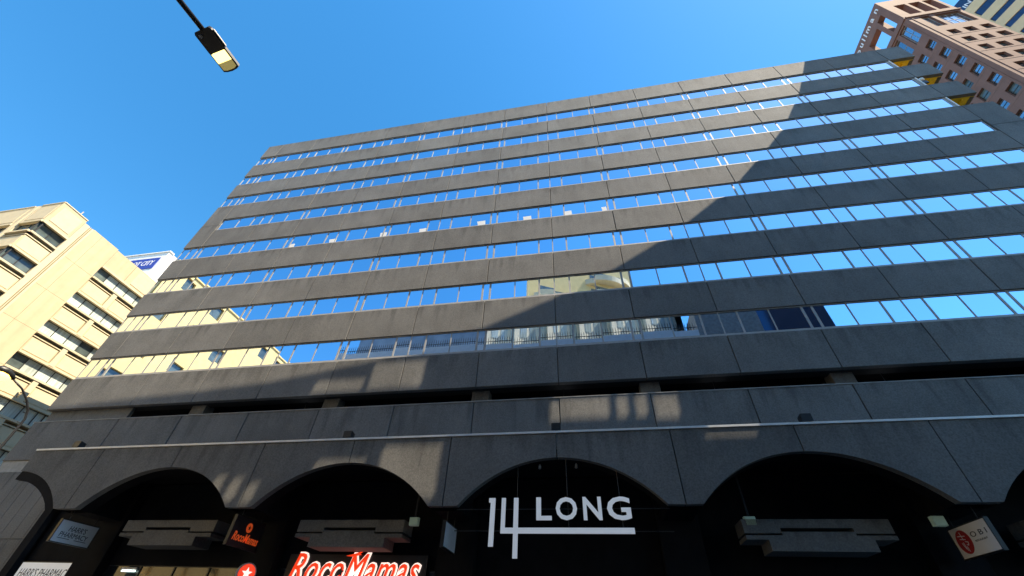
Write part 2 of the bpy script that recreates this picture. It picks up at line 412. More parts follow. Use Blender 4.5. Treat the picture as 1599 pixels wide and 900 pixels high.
def stepped(cx, par=OB, y=16.1, m=None):
    m = m or CONC
    up_ = [(-2.15, 5.16), (-2.15, 4.76), (-1.05, 4.76), (-1.05, 4.91), (1.05, 4.91), (1.05, 4.76), (2.15, 4.76), (2.15, 5.16)]
    lo = [(-2.15, 4.70), (-2.15, 4.58), (-1.5, 4.58), (-1.5, 4.27), (1.5, 4.27), (1.5, 4.58), (2.15, 4.58), (2.15, 4.70), (1.05, 4.70), (1.05, 4.80), (-1.05, 4.80), (-1.05, 4.70)]
    o = put('stepped_lintel', MB().prism([(x+cx, z) for x, z in up_], y, y+.9).mesh('stepped_lintel', m), par)
    put('lintel_apron', MB().prism([(x+cx, z) for x, z in lo], y-.03, y+.9).mesh('lintel_apron', m), o)
for i in (3, 5, 9, 11): stepped(J[i])
# shop fronts between wall piers
for i in (2, 4, 6, 8, 10, 12):
    a, c = J[i]+.72, J[i+2]-.72 if i < 12 else J[14]-.1
    bx('shop_bulkhead', CONCD, OB, a, c, D+.1, D+.35, 3.75 if i != 6 else 3.2, 6.88)
    zt = 3.72 if i != 6 else 3.17
    fr = MB(); n = 4; dx_ = (c-a)/n
    for q in range(n+1): fr.box(a+q*dx_-.03, a+q*dx_+.03, D+.12, D+.22, .01, zt)
    fr.box(a, c, D+.13, D+.21, zt+.001, zt+.028); fr.box(a, c, D+.13, D+.21, 2.4, 2.45)
    sf = put('shop_front', fr.mesh('shop_front', BLACK), OB)
    for q in range(n):
        cham('shop_pane', SHOPG, sf, a+q*dx_+.031, a+(q+1)*dx_-.031, D+.16, D+.172, 2.451, zt-.001, 0)
        cham('shop_pane', SHOPG, sf, a+q*dx_+.031, a+(q+1)*dx_-.031, D+.16, D+.172, .02, 2.399, 0)
bx('shop_bulkhead', CONCD, OB, J[1]+.26, J[2]-.72, D+.1, D+.35, 3.8, 6.88)

# ------------------------------------------------------------------ signs
def blade(label, x, y0, y1, z0, z1, m, name='hanging_sign', edge=BLACK):
    t = thing(name, label, 'sign', (x, (y0+y1)/2, z0), 'blade signs hanging in the arcade')
    cham('sign_panel', m, t, x-.045, x+.045, y0, y1, z0, z1, 0)
    b = MB(); e = .03
    b.box(x-.06, x+.06, y0-e, y1+e, z1+.001, z1+e).box(x-.06, x+.06, y0-e, y1+e, z0-e, z0-.001)
    b.box(x-.06, x+.06, y0-e, y0-.001, z0, z1).box(x-.06, x+.06, y1+.001, y1+e, z0, z1)
    put('sign_frame', b.mesh('sign_frame', edge), t)
    for yy in (y0+.25, y1-.25):
        put('hanger', MB().tube([(x, yy, z1+.03), (x, yy, ZS+.02)], .015, 6).mesh('hanger', BLACK), t)
    return t
UP = (0, 0, 1)
# pharmacy blade: +x face is seen; text runs from near (small y) to far
ph = blade('white pharmacy sign hanging in the arcade at the end bay', J[2], 14.98, 16.55, 4.22, 4.95, SIGNW)
text_obj('lettering', "HARR'S", INK, ph, (J[2]+.05, 15.42, 4.62), (0, 1, 0), UP, .72, .19, .006, .15)
text_obj('lettering', 'PHARMACY', INK, ph, (J[2]+.05, 15.18, 4.41), (0, 1, 0), UP, 1.16, .17, .006)
put('underline', MB().box(J[2]+.046, J[2]+.053, 15.16, 15.66, 4.355, 4.372).box(J[2]+.046, J[2]+.053, 15.86, 16.36, 4.355, 4.372).mesh('underline', INK), ph)
rm = blade('black hanging sign with orange roundel and lettering beside the burger shop', J[4], 14.9, 16.55, 4.15, 5.06, BLACK)
ORx = J[4]+.05
put('roundel', MB().tube([(ORx-.004, 15.73, 4.80), (ORx+.006, 15.73, 4.80)], .16, 20).mesh('roundel', ORPR), rm)
def star(cy, cz, R, x0, x1, axis='x', cx=0):
    pts = []
    for q in range(10):
        a = math.pi/2+q*math.pi/5; r_ = R if q % 2 == 0 else R*.42
        pts.append((cy+r_*math.cos(a), cz+r_*math.sin(a)))
    return pts
put('star', MB().prism(star(15.73, 4.80, .085, 0, 0), ORx+.007, ORx+.013, 'x').mesh('star', BLACK), rm)
text_obj('lettering', 'RocoMamas', ORPR, rm, (ORx, 15.05, 4.32), (0, 1, 0), UP, 1.42, .27, .008, .3, .02)
bl = blade('blank pale hanging sign next to the 14 LONG entrance', J[6], 15.24, 16.62, 4.19, 4.93, SIGNW)
ob = blade('white hanging sign with red oval emblem and OBI lettering', J[10], 15.03, 16.66, 4.2, 4.95, SIGNW)
ox = J[10]-.05
put('red_oval', MB().prism([(16.24+.30*math.cos(t), 4.575+.30*math.sin(t)) for t in [2*math.pi*q/28 for q in range(28)]], ox-.006, ox+.004, 'x').mesh('red_oval', RED), ob)
b = MB()
def stroke(b, pts, w_=.022, x=ox-.009):
    for (a, c), (e, g) in zip(pts[:-1], pts[1:]):
        d_ = Vector((e-a, g-c)).normalized(); n_ = Vector((-d_.y, d_.x))*w_/2
        b.prism([(a+n_.x, c+n_.y), (e+n_.x, g+n_.y), (e-n_.x, g-n_.y), (a-n_.x, c-n_.y)], x-.003, x+.003, 'x')
for pts in ([(16.40, 4.74), (16.10, 4.70)], [(16.25, 4.82), (16.23, 4.62)], [(16.36, 4.66), (16.14, 4.62)], [(16.20, 4.58), (16.09, 4.55), (16.14, 4.48), (16.20, 4.50)], [(16.36, 4.56), (16.30, 4.40)], [(16.30, 4.57), (16.27, 4.36)], [(16.23, 4.46), (16.22, 4.33)]): stroke(b, pts)
put('emblem', b.mesh('emblem', WLET), ob)
text_obj('lettering', 'O B I', INK, ob, (ox, 15.86, 4.62), (0, -1, 0), UP, .68, .13, .006)
text_obj('lettering', 'RESTAURANT', INK, ob, (ox, 15.80, 4.50), (0, -1, 0), UP, .52, .045, .004)
# drum sign with star
dr = thing('round_sign', 'silver drum sign with red face and white star beside the burger shop', 'sign', (-12.75, 16.3, 3.1))
ax = Vector((.82, -.57, 0))
c0 = Vector((-12.95, 16.2, 3.42)); c1 = c0+ax*.16
put('drum', MB().tube([c0-ax*.02, c1], .33, 28).mesh('drum', ALU), dr)
put('face', MB().tube([c1+ax*.001, c1+ax*.012], .29, 28).mesh('face', NEONO), dr)
sr = Vector((.57, .82, 0)); b = MB(); pts = star(0, 0, .19, 0, 0)
for d0_, d1_ in ((.014, .022),):
    n_ = len(pts); vs = [c1+ax*d0_+sr*p+Vector((0, 0, q)) for p, q in pts]+[c1+ax*d1_+sr*p+Vector((0, 0, q)) for p, q in pts]
    b.add(vs, [tuple(range(n_)), tuple(range(2*n_-1, n_-1, -1))]+[(i, i+n_, (i+1) % n_+n_, (i+1) % n_) for i in range(n_)])
put('star', b.mesh('star', NEONW), dr)
put('bracket', MB().tube([c0, c0+Vector((-.1, .75, 0))], .03, 8).mesh('bracket', BLACK), dr)
# illuminated script sign
rs = thing('shop_sign', 'glowing orange script RocoMamas sign over the burger shop front', 'sign', (-9.2, D, 3.3))
bx('sign_backing', BLACK, rs, -12.0, -6.3, D-.06, D+.05, 3.15, 4.2)
text_obj('letter_outline', 'RocoMamas', NEONW, rs, (-11.75, D-.10, 3.28), (1, 0, 0), UP, 5.2, .93, .05, .34, .042, space=1.1)
text_obj('lettering', 'RocoMamas', NEONO, rs, (-11.75, D-.16, 3.28), (1, 0, 0), UP, 5.2, .93, .05, .34, .0, space=1.1)
put('lightning', MB().prism([(-9.55, 4.14), (-9.2, 4.21), (-8.9, 4.30), (-9.05, 4.20), (-8.95, 4.19), (-9.25, 4.12)], D-.20, D-.13).mesh('lightning', NEONO), rs)
put('star', MB().prism([(x-9.62, z+3.62) for x, z in star(0, 0, .16, 0, 0)], D-.22, D-.19).mesh('star', INK), rs)
# lit pharmacy sign on the wall
pw = thing('shop_sign', 'backlit white wall sign reading HARR\'S PHARMACY in the end bay', 'sign', (-23, D, 3.0))
bx('sign_panel', SIGNLIT, pw, -24.85, -21.95, D-.02, D+.09, 2.95, 3.77)
text_obj('lettering', "HARR'S PHARMACY", INK, pw, (-24.7, D-.022, 3.24), (1, 0, 0), UP, 2.65, .32, .008, .12)
bx('sign_frame', BLACK, pw, -24.9, -21.9, D-.01, D+.095, 3.773, 3.81)
# fourteen long sign
fl = thing('entrance_sign', 'large white 14 LONG sign hung in the arch over the entrance', 'sign', (-1.19, 14.85, 3.8))
ys, ye = 14.80, 14.86
put('numeral_one', MB().box(-3.50, -3.345, ys, ye, 4.11, 5.53).box(-3.56, -3.501, ys, ye, 5.40, 5.53).mesh('numeral_one', LLET), fl)
put('numeral_four', MB().box(-3.12, -2.985, ys, ye, 4.641, 5.53).box(-2.70, -2.55, ys, ye, 4.641, 5.53).box(-2.70, -2.55, ys, ye, 3.80, 4.479)
    .box(-3.12, 1.13, ys, ye, 4.48, 4.64).mesh('numeral_four', LLET), fl)
for ch, a, c in (('L', -1.92, -1.46), ('O', -1.28, -.62), ('N', -.39, .17), ('G', .38, 1.08)):
    text_obj('letter', ch, LLET, fl, (a, 14.83, 4.88), (1, 0, 0), UP, c-a, .64, .06, 0, .02)
b = MB()
for z in (4.56, 5.2): b.box(J[6]+.5, J[8]-.5, ye+.002, ye+.03, z-.012, z+.012)
put('mounting_rail', b.mesh('mounting_rail', BLACK), fl)
for x in (-2.6, -.9, .8): put('hanger', MB().tube([(x, 14.885, 4.56), (x, 14.885, 6.89)], .01, 6).mesh('hanger', BLACK), fl)

# ------------------------------------------------------------------ small fittings
def flood(x, label):
    t = thing('floodlight', label, 'floodlight', (x, 14.92, 7.775), 'floodlights on the canopy edge')
    put('housing', MB().prism([(14.78, 7.83), (15.06, 7.90), (15.06, 8.06), (14.78, 8.10)], x-.17, x+.17, 'x').mesh('housing', BLACK), t)
    put('bracket', MB().box(x-.03, x+.03, 14.88, 14.94, 7.776, 7.85).mesh('bracket', BLACK), t)
    return t
flood(-23.05, 'black floodlight on the canopy edge near its free end')
flood(J[5]-.45, 'black floodlight on the canopy edge over the burger shop arch')
flood(J[7], 'black floodlight on the canopy edge above the 14 LONG sign')
flood(J[9]+.55, 'black floodlight on the canopy edge over the arch before the OBI sign')
flood(J[11]+.5, 'black floodlight on the canopy edge past the OBI sign')
for x, plab in ((-14.66, 'small white lamp in the parking slot near the drum sign'), (-1.02, 'small white lamp in the parking slot straight above the 14 LONG sign'), (5.76, 'small white lamp in the parking slot above the plain stepped lintel'), (12.57, 'small white lamp in the parking slot just past the OBI sign')):
    t = thing('parking_lamp', plab, 'lamp', (x, D+.75, 10.5), 'lamps in the parking slot')
    cham('lens', LEDW, t, x-.05, x+.05, D+.7, D+.8, 10.62, 10.72, 0); bx('stem', BLACK, t, x-.01, x+.01, D+.74, D+.76, 10.72, 11.22)
for x in (-1.85, -.55):
    t = thing('spot_lamp', 'tiny spot lamp hanging at the crown of the entrance arch', 'lamp', (x, 15.1, 6.6), 'spots over the entrance')
    put('head', MB().tube([(x, 15.1, 6.56), (x, 15.12, 6.68), (x, 15.13, 6.72)], [.05, .045, .02], 10).mesh('head', ALU), t)
    put('stem', MB().tube([(x, 15.13, 6.72), (x, 15.13, 6.9)], .012, 6).mesh('stem', BLACK), t)
for x, lab in ((-6.7, 'pale green light box beside the burger shop lintel'), (4.95, 'pale green light box over the plain stepped lintel'), (10.35, 'pale green light box above the OBI hanging sign')):
    t = thing('light_box', lab, 'lamp', (x, 16.2, 5.0)); cham('diffuser', GREENL, t, x-.17, x+.17, 16.1, 16.3, 4.98, 5.25, .02); bx('bracket', BLACK, t, x-.03, x+.03, 16.18, 16.24, 5.25, 6.89)
for x in (-2.3, -1.19, -.1):
    t = thing('ceiling_downlight', 'small warm downlight inside the entrance lobby', 'lamp', (x, D-.1, 3.15), 'entrance downlights')
    put('lens', MB().tube([(x, D-.12, 3.14), (x, D-.12, 3.17)], .085, 14).mesh('lens', WARM), t)
    put('trim', MB().tube([(x, D-.12, 3.171), (x, D-.12, 3.199)], .11, 14).mesh('trim', BLACK), t)
t = thing('tube_light', 'bright white tube light behind the dark window of the bay beside the pharmacy', 'lamp', (-19.3, D-.1, 3.5))
put('tube', MB().tube([(-19.6, D+.05, 3.55), (-18.95, D+.05, 3.55)], .03, 8).mesh('tube', TUBE), t); bx('batten', ALUP, t, -19.65, -18.9, D+.02, D+.09, 3.59, 3.66)
t = thing('security_lamp', 'small white globe lamp at the corner of a yellow balcony', 'lamp', (27.0, D+.1, 34.2))
put('globe', MB().tube([(27.0, D+.15, 34.72), (27.0, D+.15, 34.80), (27.0, D+.15, 34.95), (27.0, D+.15, 35.08)], [.09, .19, .19, .06], 14).mesh('globe', WHITE, True), t)
put('bracket', MB().box(26.9, 27.25, D+.1, D+.2, 34.35, 34.72).mesh('bracket', BLACK), t)

# ------------------------------------------------------------------ street lamps
sl = thing('street_lamp', 'black street lamp with lit flat lamp head on a long arm over the road', 'street lamp', (-7.6, -2.2, 0))
hz = 10.5
dirv = Vector((.13, 1, 0)).normalized(); side = Vector((dirv.y, -dirv.x, 0))
hb = Vector((-6.80, 1.42, hz))          # rear of the head, where the arm enters
def hp(a, b_, c): return hb+dirv*a+side*b_+Vector((0, 0, c))
put('pole', MB().tube([(-7.42, -2.6, 0), (-7.42, -2.6, 4), (-7.42, -2.6, 9.2), (-7.38, -2.35, 9.9), (-7.3, -2.0, 10.25)], [.11, .095, .075, .065, .06], 14).mesh('pole', BLACK, True), sl)
put('arm', MB().tube([(-7.3, -2.0, 10.25), (-7.1, -1.0, 10.42), tuple(hp(.06, 0, .05))], [.06, .055, .05], 12).mesh('arm', BLACK, True), sl)
def headshape(b, pts, z0, z1, inset=0.):
    n = len(pts); vs = [hp(a, c, z0) for a, c in pts]+[hp(a*.98, c*.86, z1) for a, c in pts]
    b.add(vs, [tuple(range(n)), tuple(range(2*n-1, n-1, -1))]+[(i, i+n, (i+1) % n+n, (i+1) % n) for i in range(n)])
hpts = [(-.02, -.17), (.02, -.205), (.36, -.205), (.38, -.20), (.74, -.20), (.765, -.12), (.775, 0), (.765, .12), (.74, .20), (.38, .20), (.36, .205), (.02, .205), (-.02, .17)]
b = MB(); headshape(b, hpts, 0, .10); hd = put('lamp_head', b.mesh('lamp_head', BLACK), sl)
b = MB(); headshape(b, [(.40, -.17), (.58, -.17), (.58, .17), (.40, .17)], -.012, -.002); put('lit_lens', b.mesh('lit_lens', LAMPON), hd)
b = MB(); headshape(b, [(.585, -.17), (.71, -.17), (.735, -.1), (.74, 0), (.735, .1), (.71, .17), (.585, .17)], -.012, -.002); put('lens', b.mesh('lens', LAMPDIM), hd)
b = MB(); headshape(b, [(.05, .208), (.36, .208), (.36, .235), (.05, .235)], .02, .09); put('heat_sink', b.mesh('heat_sink', ALU), hd)
put('clamp_bolt', MB().tube([hp(.07, -.1, -.02), hp(.07, -.1, .0)], .035, 10).mesh('clamp_bolt', ALU), hd)
put('sensor', MB().tube([(-6.95, .18, 10.28), (-6.95, .18, 10.36), (-6.96, .18, 10.44)], [.03, .055, .03], 12).mesh('sensor', BLACK), sl)
for q in (.3, .45, .62): 
    p_ = Vector((-7.1, -1.0, 10.42)).lerp(hp(.06, 0, .05), q); put('arm_clip', MB().tube([p_-dirv*.03, p_+dirv*.03], .066, 10).mesh('arm_clip', BLACK), sl)
# distant curved lamp at the corner
XS = -27.0
s2 = thing('street_lamp', 'curved dark street lamp with orange glowing head at the street corner', 'street lamp', (XS, 14.55, 0))
path = [(XS, 14.55, 0), (XS, 14.55, 5), (XS, 14.56, 8.6), (XS, 14.55, 9.2), (XS, 14.38, 9.6), (XS, 14.05, 9.95), (XS, 13.55, 10.3), (XS, 12.95, 10.52)]
put('pole', MB().tube(path, [.08, .065, .055, .05, .05, .045, .04, .04], 12).mesh('pole', BLACK, True), s2)
h2 = put('lamp_head', MB().tube([(XS, 13.0, 10.52), (XS, 12.8, 10.60), (XS, 12.5, 10.68), (XS, 12.25, 10.66), (XS, 12.15, 10.62)], [.06, .15, .19, .15, .05], 14).mesh('lamp_head', BLACK, True), s2)
put('lens', MB().tube([(XS, 12.85, 10.46), (XS, 12.65, 10.42), (XS, 12.4, 10.44), (XS, 12.2, 10.52)], [.07, .19, .19, .06], 14).mesh('lens', SODIUM, True), h2)
for z_, y_ in ((9.0, 14.55), (9.45, 14.46), (9.85, 14.17), (10.15, 13.77)):
    put('bracket_stub', MB().tube([(XS-.0, y_, z_), (XS-.14, y_-.12, z_+.04)], .02, 6).mesh('bracket_stub', BLACK), s2)

# ------------------------------------------------------------------ cream building across the side street
CX, CY = -45.0, 14.75
CB = thing('cream_building', 'sunlit cream concrete office block with ribbon windows across the side street', 'building', (CX, CY, 0))
def fx(u, z, d): return (CX-d, u, z)          # +x face, u = y
def ff(u, z, d): return (CX-u, CY+d, z)       # street face, u = distance from corner to the left
def slab(name, m, par, mp, u0, u1, z0, z1, d0, d1):
    """box on a face, d0<d1 depth into the wall (negative = proud)"""
    p = [mp(u, z, d) for d in (d0, d1) for z in (z0, z1) for u in (u0, u1)]
    return put(name, MB().add(p, [(0, 1, 3, 2), (4, 6, 7, 5), (0, 4, 5, 1), (2, 3, 7, 6), (0, 2, 6, 4), (1, 5, 7, 3)]).mesh(name, m), par)
NF = 9; FP = 3.2
put('core', MB().box(CX-31, CX-.5, CY+.5, CY+33, .01, 29.9).mesh('core', CREAMJ), CB)
bx('roof', CREAML, CB, CX-31, CX-.5, CY+.5, CY+33, 29.905, 30.1)
def cream_bay(mp, u0, u1, f, mull, fins=(), curt=True, face='side'):
    """one bay: head moulding, window, sill, recess, spandrel panels"""
    z = 24.85+FP*f-FP*0
    par = CB
    # z = top of window below this spandrel; window of this floor is above: spandrel z..z+1.5, sill, window to z+3.2-.0
    s0 = z
    cuts = [u0]+[x for a in fins for x in a]+[u1]
    for k in range(0, len(cuts), 2):
        a, c = cuts[k], cuts[k+1]
        pn = slab('spandrel_panel', CREAM, par, mp, a+.02, c-.02, s0+.12, s0+1.34, .02, .4)
        slab('panel_edge', CREAML, pn, mp, a+.10, c-.10, s0+.20, s0+1.26, -.015, .0195)
    for a, c in fins: slab('fin', CREAML, par, mp, a+.04, c-.04, s0, s0+1.72, -.12, .4)
    slab('head_moulding', CREAML, par, mp, u0, u1, s0-.10, s0+.10, -.10, .4)
    slab('drip_moulding', CREAML, par, mp, u0+.02, u1-.02, s0+1.42, s0+1.50, -.03, .4)
    slab('window_sill', CREAML, par, mp, u0, u1, s0+1.74, s0+1.90, -.16, .4)
    if f < 1 or True:
        wz0, wz1 = s0+1.91, s0+3.2-.11
        us = [u for u in mull if u0 < u < u1]; us = [u0]+us+[u1]
        fr = []
        wf = None
        b = MB()
        for u in us:
            p = [mp(uu, zz, dd) for dd in (.16, .26) for zz in (wz0, wz1) for uu in (u-.03, u+.03)]
            b.add(p, [(0, 1, 3, 2), (4, 6, 7, 5), (0, 4, 5, 1), (2, 3, 7, 6), (0, 2, 6, 4), (1, 5, 7, 3)])
        for za, zc in ((wz0, wz0+.05), (wz1-.05, wz1)):
            p = [mp(uu, zz, dd) for dd in (.165, .255) for zz in (za, zc) for uu in (u0+.002, u1-.002)]
            b.add(p, [(0, 1, 3, 2), (4, 6, 7, 5), (0, 4, 5, 1), (2, 3, 7, 6), (0, 2, 6, 4), (1, 5, 7, 3)])
        wf = put('window', b.mesh('window', DFRAME), par)
        for a, c in zip(us[:-1], us[1:]):
            rr_ = random.random()
            slab('pane', CURT if (curt and rr_ < .72) else CGLASS, wf, mp, a+.031, c-.031, wz0+.051, wz1-.051, .2, .215)
mulls = [20.42+1.1*i for i in range(1, 14)]
# side face zones: corner bay 14.75-16.93, pilaster, blank panels, ribbon bays
for f in range(-6, 1):
    cream_bay(fx, CY+.02, 16.9, f, [15.9], curt=False)
    cream_bay(ff, .02, 2.5, f, [1.2], curt=False)
    for q in range(3): cream_bay(ff, 3.4+q*5.6, 3.4+q*5.6+4.7, f, [3.4+q*5.6+1.2*k for k in range(1, 4)], curt=False)
    cream_bay(fx, 20.44, 25.4, f, mulls, [(22.72, 23.22)])
    cream_bay(fx, 25.42, 31.0, f, mulls, [(28.0, 28.5)])
for mp, u0, u1 in ((fx, CY+.02, 16.9), (ff, .02, 2.5), (ff, 3.4, 8.1), (ff, 9.0, 13.7), (ff, 14.6, 19.3)):
    pn = slab('parapet_panel', CREAM, CB, mp, u0, u1, 28.16, 30.58, -.02, .4)
    slab('panel_edge', CREAML, pn, mp, u0+.22, u1-.22, 28.4, 30.2, -.045, -.021)
    slab('parapet_coping', CREAML, CB, mp, u0-.02, u1, 30.583, 30.68, -.06, .5)
    slab('head_moulding', CREAML, CB, mp, u0, u1, 27.95, 28.15, -.10, .4)
for (a, c) in ((20.44, 22.7), (22.74, 25.4), (25.44, 28.2), (28.24, 31)):
    pn = slab('parapet_panel', CREAM, CB, fx, a, c, 28.16, 30.26, -.01, .4)
slab('panel_edge', CREAML, CB, fx, 23.3, 25.3, 28.35, 30.1, -.04, -.011)
slab('head_moulding', CREAML, CB, fx, 20.44, 31, 27.95, 28.15, -.10, .4)
# pilasters with double grooves
for mp, a, c in ((fx, 16.92, 17.38), (fx, 17.46, 17.52), (fx, 17.60, 17.78), (ff, 2.52, 2.78), (ff, 2.86, 2.95), (ff, 3.03, 3.38), (ff, 8.12, 8.98), (ff, 13.72, 14.58)):
    slab('pilaster', CREAML, CB, mp, a, c, .02, 30.3 if mp is fx else 30.6, -.03, .4)
# blank panels
zz = [.02]+[4.28+FP*i for i in range(0, 9)]
zz = [z for z in zz if z < 29]+[30.38]
for a, c in ((17.80, 18.65), (18.67, 20.42)):
    for z0, z1 in zip(zz[:-1], zz[1:]): slab('wall_panel', CREAM, CB, fx, a, c-.0, z0+.01, z1-.008, .0, .4)
put('roof_vent', MB().tube([(CX-.4, 16.3, 30.6), (CX-.4, 16.3, 31.3)], .05, 8).mesh('roof_vent', ALU), CB)
slab('lower_wall', CREAM, CB, ff, .02, 30, .02, 5.5, .05, .39)
# tower with blue sign behind it
WB = thing('white_tower', 'white tower with blue CITY sign rising behind the cream block', 'building', (-92.2, 50, 0))
bx('tower_body', WHITE, WB, -116, -92.6, 50.4, 66, .01, 67.6)
bx('sign_wall', WHITE, WB, -117, -92.2, 49.6, 50.39, 56, 68.1)
bx('sign_wall_return', WHITE, WB, -92.59, -92.2, 50.4, 66, 56, 68.1)
put('parapet', MB().box(-117.2, -92.0, 49.4, 50.6, 68.105, 68.4).mesh('parapet', WHITE), WB)
for q in range(14):
    bx('window', CGLASS, WB, -115, -94, 50.34, 50.399, 3+q*3.6, 4.8+q*3.6)
sb = bx('blue_panel', BLUE, WB, -104, -93.4, 49.5, 49.599, 62.95, 66.45)
text_obj('lettering', 'OT CITY', WLET, sb, (-99.9, 49.48, 64.1), (1, 0, 0), UP, 5.7, 1.45, .04, .1)

# ------------------------------------------------------------------ pink hotel
HX, HY = 54.0, 28.9
HB = thing('pink_hotel', 'pink stone hotel tower with open frame crown and vertical white lettering', 'building', (HX, HY, 0))
def hx(u, z, d): return (HX+d, HY+u, z)        # -x face, u = depth from corner
def hy(u, z, d): return (HX+u, HY+d, z)        # street face
ZR = 85.6; WF = 3.06
def hotel_face(mp, L, cols, big, crown, nm):
    holes = []; wins = []
    for f in range(0, 20):
        z1 = 70.5-WF*f; z0 = z1-1.62
        for c in cols:
            if f < 14: holes.append((c, c+1.2, z0, z1))
    for a, c in big: holes.append((a, c, 72.3, 76.7))
    b = MB(); holed(b, mp, 0, L, .01, 77.4, holes, .5)
    put('wall', b.mesh('wall', PINK), HB)
    for h in holes:
        bigw = h[3]-h[2] > 3
        fr = MB(); t_ = .06
        def fbox(u0, u1, z0, z1):
            p = [mp(u, z, d) for d in (.30, .40) for z in (z0, z1) for u in (u0, u1)]
            fr.add(p, [(0, 1, 3, 2), (4, 6, 7, 5), (0, 4, 5, 1), (2, 3, 7, 6), (0, 2, 6, 4), (1, 5, 7, 3)])
        fbox(h[0], h[0]+t_, h[2], h[3]); fbox(h[1]-t_, h[1], h[2], h[3]); fbox(h[0]+t_, h[1]-t_, h[2], h[2]+t_); fbox(h[0]+t_, h[1]-t_, h[3]-t_, h[3])
        um = (h[0]+h[1])/2; zm = (h[2]+h[3])/2
        fbox(h[0]+t_, h[1]-t_, zm-.03, zm+.03)
        if bigw:
            nn = max(2, int((h[1]-h[0])/.75))
            for q in range(1, nn): uu = h[0]+(h[1]-h[0])*q/nn; fbox(uu-.025, uu+.025, h[2]+t_, zm-.031); fbox(uu-.025, uu+.025, zm+.031, h[3]-t_)
        wo = put('window', fr.mesh('window', ALU if bigw else DFRAME), HB)
        slab('pane', HGLASS if random.random() < .7 else CGLASS, wo, mp, h[0]+t_, h[1]-t_, h[2]+t_, h[3]-t_, .34, .36)
    # crown frame
    b = MB(); holed(b, mp, 0, L, 77.401, ZR, crown, 1.0)
    holed(b, lambda u, z, d: mp(u, z, 1.0-d), 1.0, L, 77.401, ZR, [h for h in crown if h[0] >= 1.0 or True and (h[0] > 1.0)], 0.)
    put('crown_frame', b.mesh('crown_frame', PINK), HB)
    slab('ledge', PINK, HB, mp, 0, L, 77.0, 77.25, -.18, -.001)
    slab('corner_moulding', PINK, HB, mp, .55, .68, .01, 76.99, -.06, -.001)
    for f in range(14): slab('string_course', PINKD, HB, mp, .7, L, 68.5-WF*f, 68.56-WF*f, -.02, -.001)
hotel_face(hx, 34, [.85+2.0*i for i in range(16)], [(.85, 2.25), (2.9, 5.0), (5.7, 7.8), (8.5, 10.6), (11.3, 13.4)],
           [(1.05, 2.2, 78.2, 82.9), (2.9, 5.7, 78.2, 82.4), (6.5, 9.3, 78.2, 82.4), (10.1, 12.9, 78.2, 82.4)], 'side')
hotel_face(hy, 7.4, [1.6+2.05*i for i in range(3)], [(1.6, 3.0), (3.55, 6.9)],
           [(1.4, 3.05, 78.4, 83.0), (3.5, 5.1, 78.4, 83.0), (5.5, 6.9, 78.4, 83.0)], 'front')
bx('terrace', PINKD, HB, HX+.5, HX+7.0, HY+.5, HY+33.9, 76.9, 77.35)
bx('core', PINKD, HB, HX+.5, HX+7.0, HY+.5, HY+33.9, .01, 76.89)
bx('wall', PINK, HB, HX+7.01, HX+7.4, HY+.51, HY+34, .01, 77.4)
bx('crown_top_beam', PINK, HB, HX+.001, HX+1.6, HY+1.001, HY+33, ZR-.35, ZR-.001)
# vertical lettering along the top beam, read from far to near
for ch, yc in zip('pullman', (36.1, 35.0, 34.15, 33.5, 32.5, 31.1, 29.75)):
    vs, fs = text_bm(ch, 0, .012); mid_ = (min(v.x for v in vs)+max(v.x for v in vs))/2
    put('letter', MB().add([(HX-.06-v.z*.08, yc-(v.x-mid_)*1.55, 83.95+v.y*1.55) for v in vs], fs).mesh('letter', WLET), HB)

# cream ribbon tower and navy sign box behind the hotel
ang = math.atan2(-.92, .385)
RTW = thing('ribbon_tower', 'cream tower with dark ribbon windows behind the pink hotel', 'building', (85, 39.8, 0), rotz=ang)
b = MB().box(.1, 26, .06, 22, .01, 104.6); put('tower_body', b.mesh('tower_body', CREAMJ), RTW)
for q in range(18):
    z1 = 103.9-3.7*q
    put('spandrel', MB().box(.05, 26.05, -.12, .055, z1-3.7+1.42, z1-.0).mesh('spandrel', BEIGE), RTW) if q else put('spandrel', MB().box(.05, 26.05, -.12, .055, 102.2, 104.7).mesh('spandrel', BEIGE), RTW)
for q in range(18):
    zt = 102.19-3.7*q if q == 0 else 103.9-3.7*q-3.7+1.419
    zb = 103.9-3.7*(q+1)+.001
    wn = put('window', MB().box(.1, 26, .02, .058, zb, zt).mesh('window', NAVY), RTW)
    m_ = MB()
    for k in range(20): m_.box(.1+1.05*k, .16+1.05*k, -.02, .019, zb, zt)
    put('mullions', m_.mesh('mullions', DFRAME), wn)
put('side_wall', MB().box(-.25, .049, -.12, 22, .01, 104.7).mesh('side_wall', BEIGE), RTW)
NB = thing('navy_sign_box', 'dark navy rooftop sign box with white INV letters above the ribbon tower', 'sign', (85, 39.8, 104.7), rotz=ang)
put('box', MB().box(-.3, 14, -.1, 6, .02, 3.2).mesh('box', NAVY), NB)
vs, fs = text_bm('INV', .0, .02)
mx = max(v.x for v in vs)
put('lettering', MB().add([(.15+v.x/mx*2.2, -.12-v.z*.05, .15+v.y*1.5) for v in vs], fs).mesh('lettering', WLET), NB)

